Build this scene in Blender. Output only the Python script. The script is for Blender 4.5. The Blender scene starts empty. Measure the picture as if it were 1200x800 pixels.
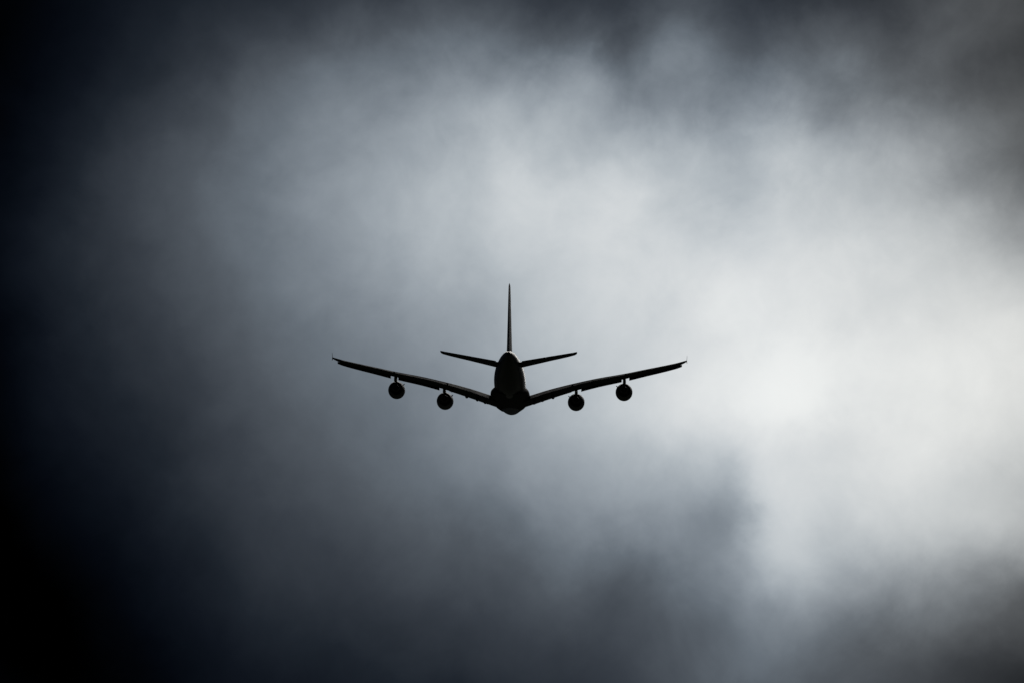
import bpy, bmesh, math
from mathutils import Vector, Matrix, Euler
R = math.radians
sc = bpy.context.scene
COL = sc.collection

# ------------------------------------------------------------------ camera
CAM_EL = 18.0                                   # the lens is tilted up at the climbing aircraft
cam_d = bpy.data.cameras.new('camera')
cam_d.sensor_width = 36.0
cam_d.lens = 200.0
cam_d.clip_start = 0.5
cam_d.clip_end = 200000.0
cam = bpy.data.objects.new('camera', cam_d)
COL.objects.link(cam)
cam.location = (0, 0, 1.7)
cam.rotation_euler = (R(90 + CAM_EL), 0, 0)
sc.camera = cam

# ------------------------------------------------------------------ exposure
sc.view_settings.view_transform = 'Standard'
sc.view_settings.look = 'None'
sc.view_settings.exposure = 0.0
sc.view_settings.gamma = 1.0
sc.view_settings.use_curve_mapping = False

# ------------------------------------------------------------------ sun (veiled by the cloud, ahead and to the right)
SUN_AZ, SUN_EL = 6.0, 29.0                     # degrees clockwise from +Y, above the horizon
sd = Vector((math.sin(R(SUN_AZ)) * math.cos(R(SUN_EL)), math.cos(R(SUN_AZ)) * math.cos(R(SUN_EL)), math.sin(R(SUN_EL))))
sun_l = bpy.data.lights.new('sun', 'SUN')
sun_l.energy = 0.5
sun_l.angle = R(24)
sun_l.color = (1.0, 0.97, 0.92)
sun = bpy.data.objects.new('sun', sun_l)
COL.objects.link(sun)
sun.rotation_euler = (-sd).to_track_quat('-Z', 'Y').to_euler()

# ------------------------------------------------------------------ world: clear sky above a procedural storm-cloud deck
# Each bank is (brightness, azimuth, elevation, width, height, turn) in degrees of
# the sky; thin places let the hidden sun through, thick banks hold it back.
CLOUD_BASE = 0.06
CLOUD_BANKS = [
    (0.200, 3.20, -0.15, 3.20, 1.99, 3.09), (0.168, -0.57, 0.17, 3.20, 1.96, 3.12),
    (0.198, 2.03, 0.29, 3.20, 1.82, 3.02), (0.167, 4.15, 0.03, 2.78, 1.77, 2.93),
    (0.101, 1.08, -1.87, 1.48, 3.20, 0.98), (-0.134, -5.85, 0.77, 3.03, 1.37, 1.34),
    (0.166, 4.82, 0.29, 1.27, 2.53, 1.07), (-0.051, -2.59, -4.09, 3.20, 0.90, 2.63),
    (0.115, 4.92, 3.11, 2.92, 0.77, 0.90), (0.024, -3.49, -1.15, 3.20, 0.70, 1.97),
    (-0.045, -3.66, -0.49, 0.76, 2.84, 2.88), (0.153, 5.03, -1.46, 2.12, 0.84, 0.89),
    (0.163, -2.71, 1.58, 0.93, 1.64, 1.80), (0.151, -1.07, 1.93, 1.90, 0.74, 2.65),
    (0.043, 2.51, -0.36, 2.81, 0.45, 2.18), (0.083, 2.55, 2.40, 3.20, 0.40, 0.37),
    (0.094, 2.39, -3.37, 0.44, 2.55, 2.46), (-0.141, 3.98, 2.49, 0.68, 1.60, 1.24),
    (0.108, 1.79, 3.70, 2.20, 0.45, 1.27), (0.111, 2.94, -1.52, 0.40, 2.40, 1.79),
    (0.066, 4.58, 1.27, 2.24, 0.37, 2.15), (0.088, 5.66, 2.16, 0.30, 2.73, 1.70),
    (0.051, -0.02, 3.69, 0.30, 2.37, 0.02), (-0.059, 4.90, -3.33, 2.41, 0.27, 2.91),
    (0.111, 2.44, -0.63, 1.51, 0.34, 0.18), (0.107, -0.59, 2.68, 0.89, 0.47, 2.24),
    (0.163, 5.44, -1.94, 1.17, 0.33, 0.07), (-0.013, -4.87, 0.01, 0.76, 0.42, 0.03),
    (0.191, 2.54, -1.95, 0.77, 0.41, 2.05), (-0.065, 1.69, -1.47, 1.16, 0.27, 0.99),
    (0.216, 1.14, 2.68, 0.30, 0.78, 1.90), (-0.074, -0.07, -2.13, 0.41, 0.49, 1.54),
    (-0.073, 1.79, -1.96, 0.30, 0.62, 1.93), (0.100, 2.92, 2.25, 0.30, 0.62, 0.00),
    (-0.233, 1.28, 2.72, 0.36, 0.27, 1.57), (-0.184, 2.19, -1.73, 0.35, 0.27, 1.14),
    (-0.055, 5.4, 1.9, 0.6, 1.4, 0.0), (-0.02, 0.4, 3.6, 2.2, 0.7, 0.0),
    (-0.058, -0.39, 0.73, 2.00, 1.39, 0.95), (0.056, 0.04, 1.01, 1.17, 2.00, 1.38),
    (-0.092, 3.31, 4.01, 2.00, 0.63, 1.18), (-0.071, 4.22, -2.39, 1.31, 0.85, 2.04),
    (0.041, 1.25, -1.60, 0.46, 2.00, 1.55), (-0.027, 1.18, -2.15, 1.03, 0.74, 0.77),
    (0.018, 4.99, 2.19, 2.00, 0.35, 1.30), (-0.025, -2.84, 1.25, 0.40, 1.57, 1.82),
    (-0.020, -3.05, 3.00, 1.40, 0.38, 0.56), (0.101, 4.28, -2.39, 0.70, 0.44, 1.61),
    (0.083, 3.07, 3.14, 0.40, 0.69, 1.24), (0.127, 2.39, 2.01, 0.40, 0.60, 1.46),
    (-0.043, 2.01, -1.35, 0.53, 0.35, 2.23), (-0.058, 2.74, 1.79, 0.40, 0.35, 0.64),
    (-0.07, 2.36, -1.70, 0.15, 0.36, 0.0), (0.055, 1.75, -1.95, 0.28, 0.45, 0.0), (-0.022, 1.65, 0.1, 0.5, 0.5, 0.0),
    (0.55, 13.0, 1.5, 2.4, 5.0, 0.0),           # the bright gap goes on to the right
    (0.10, -19.0, 4.0, 5.0, 6.0, 0.4), (0.12, 30.0, 14.0, 9.0, 7.0, 0.2),
]
w = bpy.data.worlds.new('World')
sc.world = w
w.use_nodes = True
nt = w.node_tree
nt.nodes.clear()
def N(kind, **kw):
    n = nt.nodes.new(kind)
    for k, v in kw.items():
        setattr(n, k, v)
    return n
def put(sock, v):
    if isinstance(v, bpy.types.NodeSocket):
        nt.links.new(v, sock)
    else:
        sock.default_value = v
def M(op, a, b=None, c=None, clamp=False):
    n = N('ShaderNodeMath', operation=op, use_clamp=clamp)
    put(n.inputs[0], a)
    if b is not None: put(n.inputs[1], b)
    if c is not None: put(n.inputs[2], c)
    return n.outputs[0]
def noise(vec, scale, detail, rough, lac=2.0, dist=0.0, turn=(37, 51, 23)):
    mp = N('ShaderNodeMapping')                 # turned so the lattice never lines up with the horizon
    mp.inputs['Rotation'].default_value = [R(a) for a in turn]
    put(mp.inputs['Vector'], vec)
    n = N('ShaderNodeTexNoise')
    n.noise_dimensions = '3D'
    put(n.inputs['Vector'], mp.outputs[0])
    n.inputs['Scale'].default_value = scale
    n.inputs['Detail'].default_value = detail
    n.inputs['Roughness'].default_value = rough
    n.inputs['Lacunarity'].default_value = lac
    n.inputs['Distortion'].default_value = dist
    return n
tc = N('ShaderNodeTexCoord')
dirv = tc.outputs['Generated']
sep = N('ShaderNodeSeparateXYZ'); put(sep.inputs[0], dirv)
az = M('MULTIPLY', M('ARCTAN2', sep.outputs[0], sep.outputs[1]), 180 / math.pi)
el = M('SUBTRACT', M('MULTIPLY', M('ARCSINE', sep.outputs[2]), 180 / math.pi), 18.0)
# wind-torn edges: warp the banks with fractal noise
wn = noise(dirv, 60.0, 7.0, 0.56, 2.07, 0.3)
ws = N('ShaderNodeSeparateColor'); put(ws.inputs[0], wn.outputs['Color'])
WARP = 0.55
azw = M('ADD', az, M('MULTIPLY', M('SUBTRACT', ws.outputs[0], 0.5), WARP))
elw = M('ADD', el, M('MULTIPLY', M('SUBTRACT', ws.outputs[1], 0.5), WARP))
total = None
for amp, cx, cy, sx, sy, th in CLOUD_BANKS:
    c, s = math.cos(th), math.sin(th)
    # u = (c*az + s*el - k)/sx ; v = (-s*az + c*el - k2)/sy
    u = M('MULTIPLY_ADD', azw, c / sx, M('MULTIPLY_ADD', elw, s / sx, -(c * cx + s * cy) / sx))
    v = M('MULTIPLY_ADD', azw, -s / sy, M('MULTIPLY_ADD', elw, c / sy, -(-s * cx + c * cy) / sy))
    r2 = M('MULTIPLY_ADD', u, u, M('MULTIPLY', v, v))
    g = M('EXPONENT', M('MULTIPLY', r2, -0.5))
    total = M('MULTIPLY_ADD', g, amp, total if total is not None else CLOUD_BASE)
# billow detail: soft fractal mottling, stronger where the cloud is half lit
bn = noise(dirv, 45.0, 8.0, 0.56, 2.05, 0.35, (61, 17, 44))
fn = noise(dirv, 125.0, 7.0, 0.60, 2.1, 0.35, (12, 73, 58))
mid = M('MULTIPLY', M('MULTIPLY', total, M('SUBTRACT', 1.08, total)), 4.0)
ru = M('MULTIPLY', M('SUBTRACT', az, 2.2), 1 / 3.2); rv = M('MULTIPLY', M('SUBTRACT', el, 2.4), 1 / 1.3)
ru2 = M('MULTIPLY', M('SUBTRACT', az, 3.6), 1 / 2.2); rv2 = M('MULTIPLY', M('ADD', el, 0.8), 1 / 2.0)
lobe = lambda p, q: M('EXPONENT', M('MULTIPLY', M('MULTIPLY_ADD', p, p, M('MULTIPLY', q, q)), -0.5))
ragged = M('ADD', M('MULTIPLY_ADD', lobe(ru, rv), 0.75, 0.42), M('MULTIPLY', lobe(ru2, rv2), 0.35))   # torn upper edge and the bright gap
mott = M('MULTIPLY', ragged, M('ADD', M('MULTIPLY', M('SUBTRACT', bn.outputs[0], 0.5), 0.18), M('MULTIPLY', M('SUBTRACT', fn.outputs[0], 0.5), 0.085)))
lum = M('ADD', total, M('MULTIPLY', mott, M('MAXIMUM', mid, 0.0)), clamp=True)
def lin(v):
    v /= 255.0
    return v / 12.92 if v <= 0.04045 else ((v + 0.055) / 1.055) ** 2.4
ramp = N('ShaderNodeValToRGB')
put(ramp.inputs[0], lum)
TONES = [(0, (0, 0, 0)), (8, (4, 7, 13)), (20, (15, 20, 28)), (35, (29, 35, 43)), (60, (54, 60, 68)), (85, (78, 85, 93)),
         (110, (101, 110, 119)), (135, (126, 135, 144)), (160, (151, 160, 168)), (185, (177, 185, 191)), (205, (199, 205, 209)),
         (220, (216, 220, 222)), (235, (233, 236, 236)), (255, (243, 245, 244))]
cr = ramp.color_ramp
cr.interpolation = 'LINEAR'
while len(cr.elements) < len(TONES):
    cr.elements.new(0.5)
for e, (p, col) in zip(cr.elements, TONES):
    e.position = p / 255.0
for e, (p, col) in zip(cr.elements, TONES):
    e.color = (lin(col[0]), lin(col[1]), lin(col[2]), 1)
# the cloud nearest the veiled sun is a little warmer
warm = N('ShaderNodeMapRange'); put(warm.inputs[0], azw)
warm.inputs[1].default_value = 2.6; warm.inputs[2].default_value = 5.4
warm.inputs[3].default_value = 0.0; warm.inputs[4].default_value = 1.0
grey = N('ShaderNodeHueSaturation'); put(grey.inputs['Color'], ramp.outputs[0])
put(grey.inputs['Saturation'], M('MULTIPLY_ADD', warm.outputs[0], -0.55, 1.0))
wm = N('ShaderNodeMix', data_type='RGBA', blend_type='MULTIPLY')
put(wm.inputs[0], warm.outputs[0])
put(wm.inputs[6], grey.outputs[0])
wm.inputs[7].default_value = (1.0, 1.0, 0.975, 1)
bg_cloud = N('ShaderNodeBackground'); put(bg_cloud.inputs[0], wm.outputs[2]); bg_cloud.inputs[1].default_value = 1.0
sky = N('ShaderNodeTexSky')
sky.sky_type = 'NISHITA'
sky.sun_disc = False
sky.sun_elevation = R(SUN_EL)
sky.sun_rotation = R(SUN_AZ)
bg_sky = N('ShaderNodeBackground'); put(bg_sky.inputs[0], sky.outputs[0]); bg_sky.inputs[1].default_value = 0.06
mx = N('ShaderNodeMixShader')
put(mx.inputs[0], M('SUBTRACT', 1.0, M('MULTIPLY', M('MULTIPLY', lum, lum), 0.03)))   # overcast: hardly any clear sky
put(mx.inputs[1], bg_sky.outputs[0]); put(mx.inputs[2], bg_cloud.outputs[0])
ow = N('ShaderNodeOutputWorld'); put(ow.inputs[0], mx.outputs[0])

# ------------------------------------------------------------------ materials
def material(name, col, rough, coat=0.0, vary=0.25, scale=(0.6, 0.12, 0.6), metal=0.0, spec=0.5):
    m = bpy.data.materials.new(name)
    m.use_nodes = True
    t = m.node_tree
    b = t.nodes['Principled BSDF']
    tcn = t.nodes.new('ShaderNodeTexCoord')
    mp = t.nodes.new('ShaderNodeMapping'); mp.inputs['Scale'].default_value = scale
    t.links.new(tcn.outputs['Object'], mp.inputs[0])
    nz = t.nodes.new('ShaderNodeTexNoise'); nz.inputs['Scale'].default_value = 1.0; nz.inputs['Detail'].default_value = 5
    t.links.new(mp.outputs[0], nz.inputs['Vector'])
    rp = t.nodes.new('ShaderNodeValToRGB')
    rp.color_ramp.elements[0].position = 0.3; rp.color_ramp.elements[1].position = 0.7
    rp.color_ramp.elements[0].color = (*[c * (1 - vary) for c in col], 1)
    rp.color_ramp.elements[1].color = (*[min(1, c * (1 + vary * 0.4)) for c in col], 1)
    t.links.new(nz.outputs[0], rp.inputs[0])
    t.links.new(rp.outputs[0], b.inputs['Base Color'])
    mr = t.nodes.new('ShaderNodeMapRange')
    mr.inputs[3].default_value = rough * 0.8; mr.inputs[4].default_value = rough * 1.3
    t.links.new(nz.outputs[0], mr.inputs[0]); t.links.new(mr.outputs[0], b.inputs['Roughness'])
    b.inputs['Coat Weight'].default_value = coat
    b.inputs['Coat Roughness'].default_value = 0.12
    b.inputs['Metallic'].default_value = metal
    b.inputs['Specular IOR Level'].default_value = spec
    return m
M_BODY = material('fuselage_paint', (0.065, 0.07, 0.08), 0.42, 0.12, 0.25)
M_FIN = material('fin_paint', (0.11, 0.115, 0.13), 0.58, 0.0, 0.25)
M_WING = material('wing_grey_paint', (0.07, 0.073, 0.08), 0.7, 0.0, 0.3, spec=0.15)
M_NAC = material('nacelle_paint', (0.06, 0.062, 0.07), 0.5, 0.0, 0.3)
M_METAL = material('bare_metal', (0.12, 0.12, 0.125), 0.55, 0, 0.3, (2, 2, 2), 1.0)
M_DARK = material('sooty_titanium', (0.06, 0.058, 0.055), 0.5, 0, 0.3, (2, 2, 2), 1.0)
M_FANS = material('dark_fan_blades', (0.04, 0.04, 0.045), 0.5, 0, 0.2, (2, 2, 2))

# ------------------------------------------------------------------ ground
def ground():
    bm = bmesh.new()
    S = 60000.0
    n = 24
    for i in range(n + 1):
        for j in range(n + 1):
            bm.verts.new((-S + 2 * S * i / n, -S + 2 * S * j / n, 0))
    bm.verts.ensure_lookup_table()
    for i in range(n):
        for j in range(n):
            a = i * (n + 1) + j
            bm.faces.new([bm.verts[k] for k in (a, a + n + 1, a + n + 2, a + 1)])
    me = bpy.data.meshes.new('ground'); bm.to_mesh(me); bm.free()
    me.materials.append(material('airfield_grass', (0.045, 0.06, 0.028), 0.9, 0, 0.4, (0.02, 0.02, 0.02)))
    o = bpy.data.objects.new('ground', me); COL.objects.link(o)
    o['kind'] = 'structure'; o['label'] = 'dark grass airfield'
ground()

# ------------------------------------------------------------------ aircraft
# body axes while building: lat = right, t = metres ahead of the tail cone, z = up from the belly
T0 = 35.0
def obj(name, bm, mat, parent, smooth=True, sharp=35):
    bmesh.ops.remove_doubles(bm, verts=bm.verts, dist=0.0005)
    bmesh.ops.recalc_face_normals(bm, faces=bm.faces)
    if smooth:
        for f in bm.faces: f.smooth = True
        for e in bm.edges:
            if len(e.link_faces) == 2 and e.calc_face_angle(0) > R(sharp): e.smooth = False
    me = bpy.data.meshes.new(name); bm.to_mesh(me); bm.free()
    me.materials.append(mat)
    o = bpy.data.objects.new(name, me); COL.objects.link(o)
    o.parent = parent
    return o
def P(lat, t, z):
    return Vector((lat, t - T0, z))
def loft(bm, rings, cap=True):
    vs = [[bm.verts.new(p) for p in r] for r in rings]
    n = len(rings[0])
    for a, b in zip(vs, vs[1:]):
        for k in range(n):
            q = [a[k], a[(k + 1) % n], b[(k + 1) % n], b[k]]
            try: bm.faces.new(q)
            except ValueError: pass
    if cap:
        for r in (vs[0], vs[-1]):
            try: bm.faces.new(r)
            except ValueError: pass
def lerp_table(tab, x):
    """monotone smooth interpolation of rows whose first column is x"""
    if x <= tab[0][0]: return list(tab[0][1:])
    if x >= tab[-1][0]: return list(tab[-1][1:])
    for i in range(len(tab) - 1):
        a, b = tab[i], tab[i + 1]
        if a[0] <= x <= b[0]:
            f = (x - a[0]) / (b[0] - a[0])
            out = []
            for k in range(1, len(a)):
                h = b[0] - a[0]
                d = (b[k] - a[k]) / h
                dm = (a[k] - tab[i - 1][k]) / (a[0] - tab[i - 1][0]) if i > 0 else d
                dp = (tab[i + 2][k] - b[k]) / (tab[i + 2][0] - b[0]) if i + 2 < len(tab) else d
                ma = 0 if dm * d <= 0 else 2 * dm * d / (dm + d)
                mb = 0 if dp * d <= 0 else 2 * dp * d / (dp + d)
                h00 = 2 * f**3 - 3 * f**2 + 1; h10 = f**3 - 2 * f**2 + f
                h01 = -2 * f**3 + 3 * f**2; h11 = f**3 - f**2
                out.append(h00 * a[k] + h10 * h * ma + h01 * b[k] + h11 * h * mb)
            return out
def foil(c0, c1, tc, camber, n=14):
    """(chord fraction, height/chord) round an aerofoil slice between two chord fractions"""
    def yt(x):
        return 5 * tc * (0.2969 * math.sqrt(x) - 0.126 * x - 0.3516 * x * x + 0.2843 * x**3 - 0.1036 * x**4) + 0.0015
    xs = [c0 + (c1 - c0) * (1 - math.cos(math.pi * k / n)) / 2 for k in range(n + 1)]
    up = [(x, camber * 4 * x * (1 - x) + yt(x)) for x in xs]
    lo = [(x, camber * 4 * x * (1 - x) - yt(x)) for x in xs]
    return up[::-1] + (lo[1:] if c0 == 0 else lo)

root = bpy.data.objects.new('jet_airliner', None)
COL.objects.link(root)
root.empty_display_size = 10
root['label'] = 'dark four-engined double-deck jet airliner flying away against bright storm clouds'
root['category'] = 'airplane'

# fuselage: (t, half width, half height, centre z)
FUS = [(0.0, 0.42, 0.48, 6.75), (0.6, 0.58, 0.68, 6.70), (2.0, 0.95, 1.10, 6.58), (5.0, 1.62, 1.82, 6.25), (10, 2.42, 2.72, 5.66), (15, 3.02, 3.42, 5.02),
       (20, 3.40, 3.92, 4.50), (25, 3.55, 4.15, 4.26), (30, 3.57, 4.21, 4.21), (45, 3.57, 4.21, 4.21), (49, 3.57, 4.20, 4.22), (52, 3.57, 4.14, 4.28),
       (58, 3.50, 3.72, 4.66), (61.5, 3.38, 3.40, 4.74), (64.5, 3.05, 3.02, 4.56), (67, 2.55, 2.46, 4.16), (69, 1.95, 1.86, 3.74), (70.4, 1.30, 1.22, 3.40),
       (71.3, 0.70, 0.68, 3.20), (71.7, 0.28, 0.28, 3.12), (71.8, 0.05, 0.05, 3.10)]
def oval(t, a, b, zc, n=56, p=2.1):
    r = []
    for k in range(n):
        th = 2 * math.pi * k / n
        c, s = math.cos(th), math.sin(th)
        r.append(P(a * math.copysign(abs(c) ** (2 / p), c), t, zc + b * math.copysign(abs(s) ** (2 / p), s)))
    return r
bm = bmesh.new()
ts = [0, .3, .6, 1.2, 2, 3, 4] + [5 + k * 1.25 for k in range(21)] + [32 + 2 * k for k in range(14)] + [59 + 0.75 * k for k in range(15)] + [70.0, 70.4, 70.9, 71.3, 71.55, 71.7, 71.8]
loft(bm, [oval(t, *lerp_table(FUS, t)) for t in ts])
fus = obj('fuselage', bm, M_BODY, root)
bm = bmesh.new()                                # auxiliary power unit outlet in the tail cone
loft(bm, [oval(-0.25, .22, .26, 6.78, 24), oval(-0.28, .30, .34, 6.78, 24), oval(0.0, .36, .40, 6.76, 24), oval(0.1, .36, .40, 6.76, 24)])
obj('exhaust_outlet', bm, M_DARK, fus)

# belly fairing: (t, half width, top z, bottom z)
FAIR = [(21.5, 2.2, 1.0, 0.45), (24, 3.3, 2.6, 0.20), (27, 4.0, 4.0, 0.0), (31, 4.35, 4.7, -0.05), (38, 4.5, 4.9, -0.06), (44, 4.3, 4.5, 0.12),
        (48, 3.9, 3.6, 0.35), (52, 3.2, 2.4, 0.60), (55, 2.2, 1.3, 0.75)]
bm = bmesh.new()
rings = []
for k in range(37):
    t = 21.5 + 33.5 * k / 36
    a, zt, zb = lerp_table(FAIR, t)
    rr = []
    for q in range(48):
        th = 2 * math.pi * q / 48
        c, s = math.cos(th), math.sin(th)
        p = 1.95 if s < 0 else 1.55
        zc = zb + (zt - zb) * 0.50
        h = (zt - zc) if s > 0 else (zc - zb)
        rr.append(P(a * math.copysign(abs(c) ** (2 / p), c), t, zc + h * math.copysign(abs(s) ** (2 / p), s)))
    rings.append(rr)
loft(bm, rings)
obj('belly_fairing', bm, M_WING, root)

# wings: (lat, leading-edge t, trailing-edge t, top-of-section z, incidence deg, thickness)
WING = [(2.0, 48.8, 31.4, 2.30, 3.2, .120), (4.4, 47.2, 30.9, 2.82, 3.2, .120), (9.0, 44.5, 30.1, 3.98, 2.6, .122), (14.5, 40.9, 28.9, 5.05, 2.2, .118),
        (20.0, 36.9, 26.8, 5.84, 1.7, .112), (25.7, 32.8, 24.5, 6.42, 1.2, .110), (30.0, 29.7, 22.8, 7.00, 0.8, .112), (38.0, 24.1, 19.6, 8.12, 0.2, .112),
        (39.2, 22.9, 19.1, 8.33, 0.1, .092), (39.9, 21.4, 18.9, 8.40, 0.0, .070)]
CAMB = 0.014
def wing_frame(lat):
    le, te, zt, inc, tc = lerp_table(WING, lat)
    c = le - te
    return le, c, zt - c * (tc / 2 + CAMB), R(inc), tc
def wing_point(side, lat, x, h):
    le, c, z, inc, tc = wing_frame(lat)
    return P(side * lat, le - x * c * math.cos(inc) - h * c * math.sin(inc), z + (0.35 - x) * c * math.sin(inc) + h * c)
def wing_slice(bm, side, lats, c0, c1, hinge=None, deg=0.0, fwd=0.0, down=0.0):
    rings = []
    for lat in lats:
        le, c, z, inc, tc = wing_frame(lat)
        pts = []
        for x, h in foil(c0, c1, tc, CAMB):
            if hinge is not None:
                dx, dh = x - hinge, h
                a = R(deg)
                x = hinge + dx * math.cos(a) + dh * math.sin(a)
                h = -dx * math.sin(a) + dh * math.cos(a)
            p = wing_point(side, lat, x, h)
            p.y += fwd; p.z -= down
            pts.append(p)
        rings.append(pts)
    loft(bm, rings)
def span(a, b, n):
    return [a + (b - a) * k / n for k in range(n + 1)]
def spindle(bm, centre, axis, length, w_, h_, n=16):
    axis = axis.normalized()
    sx = Vector((1, 0, 0)); up = sx.cross(axis).normalized()
    rings = []
    for k in range(11):
        f = k / 10
        s = max(0.03, math.sin(math.pi * min(1, f * 0.98 + 0.01)) ** 0.6)
        c = centre + axis * (length * (f - 0.5))
        rings.append([c + sx * (w_ * s * math.cos(2 * math.pi * q / n)) + up * (h_ * s * math.sin(2 * math.pi * q / n)) for q in range(n)])
    loft(bm, rings)

ENGINES = {'inner': (15.08, 44.2, 2.25), 'outer': (26.0, 36.2, 3.62)}   # lat, t of the fan-nozzle exit, centre z
for side in (-1, 1):
    bm = bmesh.new()
    wing_slice(bm, side, span(2.0, 38.7, 44), 0, 0.79)
    wing_slice(bm, side, span(38.7, 39.9, 6), 0, 1.0)
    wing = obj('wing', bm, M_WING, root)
    # leading-edge slats, slid forward and down, with gaps left at the pylons
    for a, b, fw, dn in ((27.1, 38.9, 0.30, 0.46), (16.2, 25.4, 0.32, 0.40)):
        bm = bmesh.new(); wing_slice(bm, side, span(a, b, 12), 0, 0.22, 0.22, -6, fw, dn)
        obj('slat', bm, M_METAL, wing)
    bm = bmesh.new(); wing_slice(bm, side, span(5.2, 14.0, 10), 0, 0.12, 0.12, -4, 0.05, 0.06)
    obj('droop_nose', bm, M_METAL, wing)
    for a, b in ((4.7, 14.0), (14.4, 26.0)):
        bm = bmesh.new(); wing_slice(bm, side, span(a, b, 12), 0.80, 1.0, 0.80, 4, -0.08, 0.09)
        obj('flap', bm, M_WING, wing)
    for a, b in ((26.3, 29.9), (30.0, 33.8), (33.9, 37.9)):
        bm = bmesh.new(); wing_slice(bm, side, span(a, b, 6), 0.80, 1.0, 0.80, 4)
        obj('aileron', bm, M_WING, wing)
    for lat, ln, drop, w_, h_ in ((5.6, 6.4, 0.85, .42, .55), (7.4, 6.4, 0.9, .42, .55), (9.8, 6.2, 1.0, .42, .58), (13.2, 5.6, 0.75, .36, .46), (18.6, 5.0, 0.45, .32, .40), (22.4, 4.6, 0.4, .30, .36), (29.2, 3.6, 0.3, .24, .28)):
        bm = bmesh.new()
        p = wing_point(side, lat, 0.84, -0.02); p.z -= drop
        spindle(bm, p, Vector((0, 1, 0.10)), ln, w_, h_)
        obj('flap_track_fairing', bm, M_WING, wing)
    # wing-tip fence: an arrow-shaped plate above and below the tip
    bm = bmesh.new()
    tip = wing_point(side, 39.9, 0.5, 0.0)
    prof = [(1.3, 0.0), (0.2, 0.35), (-1.35, 1.0), (-1.7, 0.98), (-1.55, 0.0), (-1.8, -0.78), (-1.45, -0.8), (0.3, -0.32)]
    rings = []
    for off in (0.0, 0.05):
        rings.append([Vector((tip.x + side * (off + 0.05 * abs(z)), tip.y + t, tip.z + z)) for t, z in prof])
    loft(bm, rings)
    obj('wingtip_fence', bm, M_WING, wing, smooth=False)

    for which in ('inner', 'outer'):
        lat, t, z = ENGINES[which]
        cx = side * lat
        def ring(tt, r, dz=0.0, n=40):
            r *= 1.03
            return [P(cx + r * math.cos(2 * math.pi * k / n), tt, z + dz + r * math.sin(2 * math.pi * k / n)) for k in range(n)]
        bm = bmesh.new()                        # cowl: outer skin, lip, inner duct
        loft(bm, [ring(t, 1.40), ring(t + .02, 1.46), ring(t + 0.8, 1.63), ring(t + 1.8, 1.80), ring(t + 2.8, 1.88), ring(t + 3.8, 1.88), ring(t + 4.6, 1.82), ring(t + 5.1, 1.72),
                  ring(t + 5.35, 1.60), ring(t + 5.38, 1.52), ring(t + 5.2, 1.44), ring(t + 4.2, 1.48), ring(t + 2.5, 1.50), ring(t + 1.0, 1.42), ring(t, 1.40)], cap=False)
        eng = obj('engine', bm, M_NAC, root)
        bm = bmesh.new()                        # fan: hub and blades filling the duct
        loft(bm, [ring(t + 4.6, 0.06), ring(t + 4.3, 0.30), ring(t + 3.9, 0.46), ring(t + 3.6, 0.48), ring(t + 3.5, 0.30)])
        nb = 24
        for k in range(nb):
            a0 = 2 * math.pi * k / nb; a1 = a0 + 2 * math.pi / nb * 1.15
            vs = [bm.verts.new(P(cx + r * math.cos(a), tt, z + r * math.sin(a))) for r, a, tt in ((.45, a0, t + 3.85), (1.46, a0, t + 3.75), (1.46, a1, t + 3.60), (.45, a1, t + 3.55))]
            bm.faces.new(vs)
        obj('fan', bm, M_FANS, eng)
        bm = bmesh.new()                        # stator wall behind the fan, closes the bypass duct
        loft(bm, [ring(t + 2.2, 0.9), ring(t + 2.2, 1.49), ring(t + 2.3, 1.49), ring(t + 2.3, 0.9)], cap=False)
        obj('stator_ring', bm, M_FANS, eng)
        bm = bmesh.new()                        # core cowl and nozzle
        loft(bm, [ring(t - 1.75, 0.62), ring(t - 1.73, 0.67), ring(t - 1.0, 0.82), ring(t, 0.98), ring(t + 1.2, 1.02), ring(t + 2.4, 0.95),
                  ring(t + 2.4, 0.55), ring(t - 0.9, 0.60), ring(t - 1.75, 0.62)], cap=False)
        obj('exhaust_nozzle', bm, M_DARK, eng)
        bm = bmesh.new()                        # plug cone, closed at the back of the core
        loft(bm, [ring(t - 2.5, 0.03), ring(t - 2.2, 0.16), ring(t - 1.6, 0.30), ring(t - 0.9, 0.40), ring(t - 0.6, 0.60), ring(t - 0.4, 0.60)])
        obj('exhaust_cone', bm, M_DARK, eng)
        bm = bmesh.new()                        # strake on the inboard shoulder
        ang = R(38)
        base = lambda tt, rr: P(cx - side * rr * math.cos(ang), tt, z + rr * math.sin(ang))
        nrm = Vector((side * math.sin(ang), 0, math.cos(ang))) * 0.05
        pr = [base(t + 4.3, 1.80), base(t + 3.2, 2.28), base(t + 2.5, 2.30), base(t + 2.4, 1.78)]
        loft(bm, [[p - nrm for p in pr], [p + nrm for p in pr]])
        obj('strake', bm, M_NAC, eng, smooth=False)
        # pylon: tapered box from the cowl top into the wing
        le, c, wz, inc, tcx = wing_frame(lat)
        bm = bmesh.new()
        zl = lambda x: wing_point(side, lat, x, -0.02).z
        st = [(t + 4.0, z + 1.80, z + 2.0, .12), (t + 2.8, z + 1.6, max(z + 2.15, zl(0) - .9), .28), (le + 0.6, z + 1.2, zl(0) - 0.25, .34), (le - 0.5, z + 1.0, zl(0.05), .36), (le - 2.0, z + 1.0, zl(0.2), .36), (le - 3.6, z + 1.3, zl(0.35), .30), (le - 5.4, zl(0.55) - 0.7, zl(0.55), .12)]
        rings = []
        for tt, zb, zt, hw in st:
            rings.append([P(cx - hw, tt, zb), P(cx + hw, tt, zb), P(cx + hw * .9, tt, zt), P(cx - hw * .9, tt, zt)])
        loft(bm, rings)
        obj('pylon', bm, M_NAC, eng, sharp=60)

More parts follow.
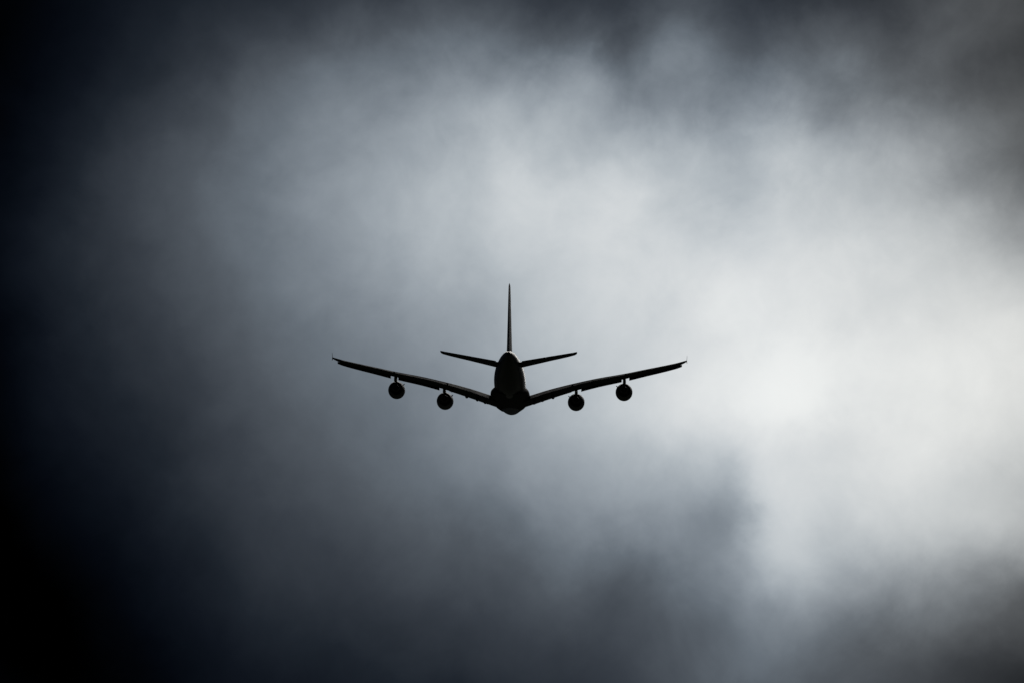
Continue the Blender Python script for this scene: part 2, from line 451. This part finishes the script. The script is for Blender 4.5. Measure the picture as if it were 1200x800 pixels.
# fin and rudder: (z, leading-edge t, trailing-edge t, thickness)
FIN = [(7.4, 22.6, 5.6, .085), (8.2, 21.4, 5.4, .082), (9.0, 20.0, 5.2, .082), (12.0, 16.6, 4.2, .080), (22.0, 6.4, 0.9, .078), (22.5, 5.6, 0.7, .075), (22.55, 4.8, 0.75, .06)]
def fin_slice(bm, zs, c0, c1):
    rings = []
    for z in zs:
        le, te, tc = lerp_table(FIN, z)
        c = le - te
        rings.append([P(h * c, le - x * c, z) for x, h in foil(c0, c1, tc, 0)])
    loft(bm, rings)
bm = bmesh.new()
fin_slice(bm, [7.4, 7.8, 8.2, 8.6, 9.0] + span(9.5, 21.9, 18), 0, 0.695)
fin_slice(bm, [21.9, 22.2, 22.5, 22.58, 22.65], 0, 1.0)
fin_slice(bm, [7.4, 7.8, 8.2, 8.75], 0.69, 1.0)
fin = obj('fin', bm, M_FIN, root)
for a, b in ((8.82, 13.6), (13.65, 21.85)):
    bm = bmesh.new(); fin_slice(bm, span(a, b, 8), 0.70, 1.0)
    obj('rudder', bm, M_FIN, fin)

# tailplane halves and elevators: (lat, leading-edge t, trailing-edge t, mid z, incidence, thickness)
TAIL = [(0.8, 17.6, 6.2, 5.80, 1.0, .078), (2.5, 16.0, 5.4, 5.98, 1.0, .078), (9.0, 10.3, 2.7, 6.72, 1.0, .075), (14.4, 5.6, 0.7, 7.36, 1.0, .075), (15.0, 4.6, 0.5, 7.44, 1.0, .06), (15.2, 3.4, 0.45, 7.47, 1.0, .04)]
def tail_slice(bm, side, lats, c0, c1):
    rings = []
    for lat in lats:
        le, te, zc, inc, tc = lerp_table(TAIL, lat)
        c = le - te
        rings.append([P(side * lat, le - x * c, zc + (0.4 - x) * c * math.sin(R(inc)) + h * c) for x, h in foil(c0, c1, tc, -0.006)])
    loft(bm, rings)
for side in (-1, 1):
    bm = bmesh.new()
    tail_slice(bm, side, span(0.8, 14.2, 16), 0, 0.69)
    tail_slice(bm, side, span(14.2, 15.2, 6), 0, 1.0)
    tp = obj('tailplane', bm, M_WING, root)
    for a, b in ((2.9, 8.2), (8.25, 14.15)):
        bm = bmesh.new(); tail_slice(bm, side, span(a, b, 6), 0.70, 1.0)
        obj('elevator', bm, M_WING, tp)

# where it flies: nose up in the climb, a touch of bank and heading to the right
PITCH, ROLL, YAW, DIST = 10.0, 0.7, -0.6, 1283.0
rot = Euler((R(PITCH), R(ROLL), R(YAW)), 'XYZ').to_matrix()
rot = Euler((0, 0, R(YAW))).to_matrix() @ Euler((R(PITCH), 0, 0)).to_matrix() @ Euler((0, R(ROLL), 0)).to_matrix()
root.rotation_euler = rot.to_euler()
AZ, EL = -0.025, CAM_EL - 0.189                 # direction of the mid-point between the wing tips
mid = Vector((math.sin(R(AZ)) * math.cos(R(EL)), math.cos(R(AZ)) * math.cos(R(EL)), math.sin(R(EL)))) * DIST + cam.location
root.location = mid - rot @ P(0, 20.5, 8.1)
